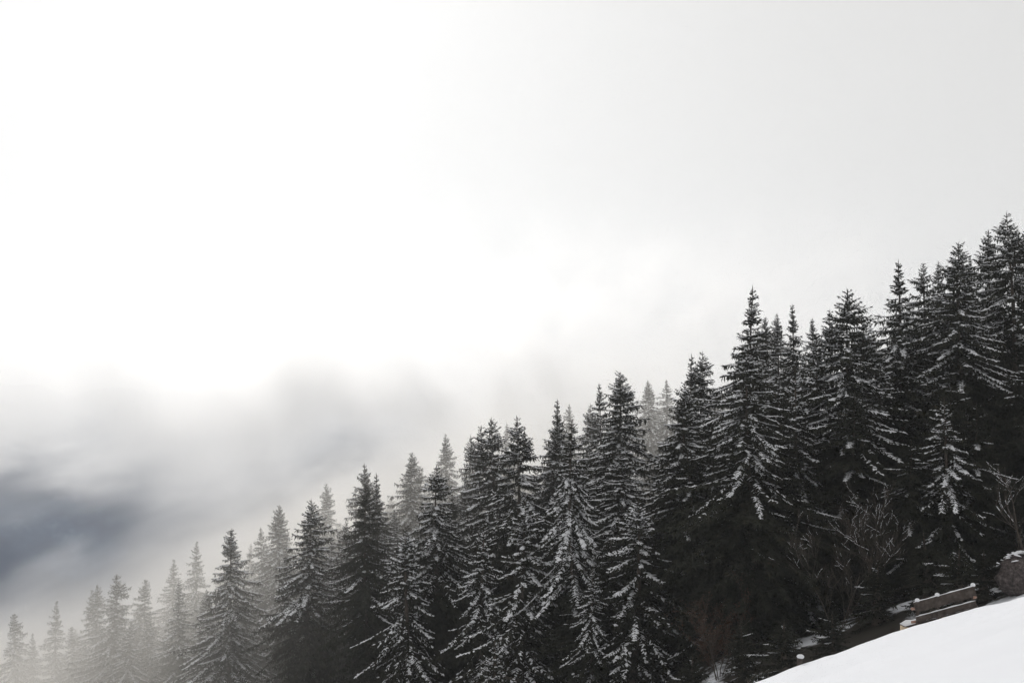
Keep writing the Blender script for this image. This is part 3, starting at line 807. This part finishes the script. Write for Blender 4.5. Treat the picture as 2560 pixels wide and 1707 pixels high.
# ------------------------------------------------------------------ bench
def bench():
    rg = np.random.default_rng(8)
    bx, by = 10.12, 36.0
    gz = px_point(2292, 1512, by)[2] - .90
    e = empty("bench", (bx, by, gz)); tag(e, "weathered wooden bench with snow on its planks, seen from behind", "bench")
    k = .262                                             # the bench follows the falling ground
    L = 1.54
    ax = np.array([1, .03, k]); ax /= np.linalg.norm(ax)
    def along(t, y, z): return np.array([t, y + .03 * t, z + k * t])
    def plank(name, t0, t1, y, z, hh, th, tilt, mat, caps=True, hor=False):
        c = along((t0 + t1) / 2, y, z); half = (t1 - t0) / 2 * math.sqrt(1 + k * k)
        up = unit(np.array([-k * .9, tilt, 1.0])); up = unit(up - ax * np.dot(up, ax)); n = np.cross(ax, up)
        mb = MB()
        if hor: mb.obox(c, ax * half, n * hh / 2, up * th / 2, .003, rg, 10)
        else: mb.obox(c, ax * half, n * th / 2, up * hh / 2, .004, rg, 12)
        o = link(name, mb.mesh(name, mat), e)
        if caps:
            s = MB(); tt = np.linspace(-half, half, 14); top = (th if hor else hh) / 2
            wd = (hh if hor else th) * .62
            prof = [(-1, -.004), (-.7, .6), (0, 1), (.7, .6), (1, -.004)]
            rings = []
            for i, q in enumerate(tt):
                hgt = (.05 if hor else .022) * (1 + .35 * math.sin(i * 1.7) + rg.normal(0, .12)) * (.35 if i in (0, 13) else 1)
                rings.append([c + ax * q + n * wd * a + up * (top + hgt * b) for a, b in prof])
            v = np.array(rings).reshape(-1, 3); qd = []
            for i in range(13):
                for j in range(4): qd.append([i * 5 + j, i * 5 + j + 1, i * 5 + j + 6, i * 5 + j + 5])
            s.add(v, qd, [[0, 1, 2], [0, 2, 3], [0, 3, 4], [65, 67, 66], [65, 68, 67], [65, 69, 68]])
            link("snow", s.mesh(name + "_snow", M_SNOW, True), o)
        return o
    plank("backrest_plank", 0.0, L, 0.02, .835, .26, .05, .16, M_WOOD)
    plank("backrest_plank", .02, L, -.02, .53, .15, .05, .12, M_WOOD)
    plank("seat_plank", -.22, L + .1, .27, .38, .20, .06, 0, M_WOOD, hor=True)
    plank("seat_plank", -.22, L + .1, .50, .38, .20, .06, 0, M_WOOD, hor=True)
    ends = MB()
    # block carrying the seat, its pale tone painting the sunlit end
    for t in (-.17, L * .5, L - .02):
        c = along(t, .38, .26)
        b = MB(); b.obox(c, (.05, 0, 0), (0, .22, 0), (0, 0, .13), .003, rg)
        link("seat_support", b.mesh("seat_support", M_SUNLIT_END), e)
    for t in (.07, .58, L - .05):
        b = MB(); zt = .985 if t < 1 else .99
        pts = [along(t, .055 - .10 * q, zt * (1 - q) - .35 * q) for q in np.linspace(0, 1, 6)]
        b.tube(np.array(pts), np.array([.048, .05, .052, .055, .055, .06]), 8)
        o = link("post", b.mesh("post", M_WOOD, False), e)
        s = MB(); c = np.array(pts[0])
        th = np.arange(8) * math.pi / 4
        rings = [[c + np.array([r * math.cos(a), r * math.sin(a), h]) for a in th] for r, h in ((.056, -.02), (.066, .01), (.05, .045), (.018, .062))]
        v = np.array(rings).reshape(-1, 3); qd = [[i * 8 + j, i * 8 + (j + 1) % 8, i * 8 + 8 + (j + 1) % 8, i * 8 + 8 + j] for i in range(3) for j in range(8)]
        s.add(v, qd, [[24, 24 + m, 25 + m] for m in range(1, 7)]); link("snow_cap", s.mesh("snow_cap", M_SNOW, True), o)
    for (t, y, z) in ((-.03, .10, .80), (-.03, .10, .47)):
        b = MB(); c = along(t, y, z)
        b.tube(np.array([c + [-.045, 0, 0], c + [.12, 0, .02]]), [.032, .036], 8); link("log_peg", b.mesh("log_peg", M_RED, True), e)
    c = along(L - .06, -.03, .70); b = MB(); b.tube(np.array([c, c + [.06, .05, .01]]), [.035, .04], 7); link("log_peg", b.mesh("log_peg", M_RED, True), e)
bench()

# ------------------------------------------------------------------ small things on the snow crest
def crest_point(px, dy=0.0):
    best, bs = None, -9
    for y in np.arange(28, 38, .1):
        x = (px - 1280) / F_PX * y; z = float(ground_z(x, y))
        if z / y > bs: best, bs = (x, y, z), z / y
    return np.array(best)
c = crest_point(1993)
e = empty("stake_stub", tuple(c + [0, .1, 0])); tag(e, "short wooden stake stub with snow cap on the snowy crest", "stake")
b = MB(); b.tube(np.array([[0, 0, -.3], [.01, 0, .06], [.03, .01, .15]]), [.06, .065, .06], 8); link("post", b.mesh("stake_post", M_WOOD), e)
b = MB(); b.tube(np.array([[.025, .01, .13], [.03, .01, .17], [.035, .01, .20], [.035, .01, .215]]), [.07, .09, .07, .03], 8); link("snow_cap", b.mesh("stake_snow", M_SNOW, True), e)
c = crest_point(1884)
bare_plant("dry_twigs", c + np.array([0, -.15, 0]), .34, .8, 51, "tuft of dry twigs poking out of the snow crest", "twigs", 5, 1, None, .5, .006)
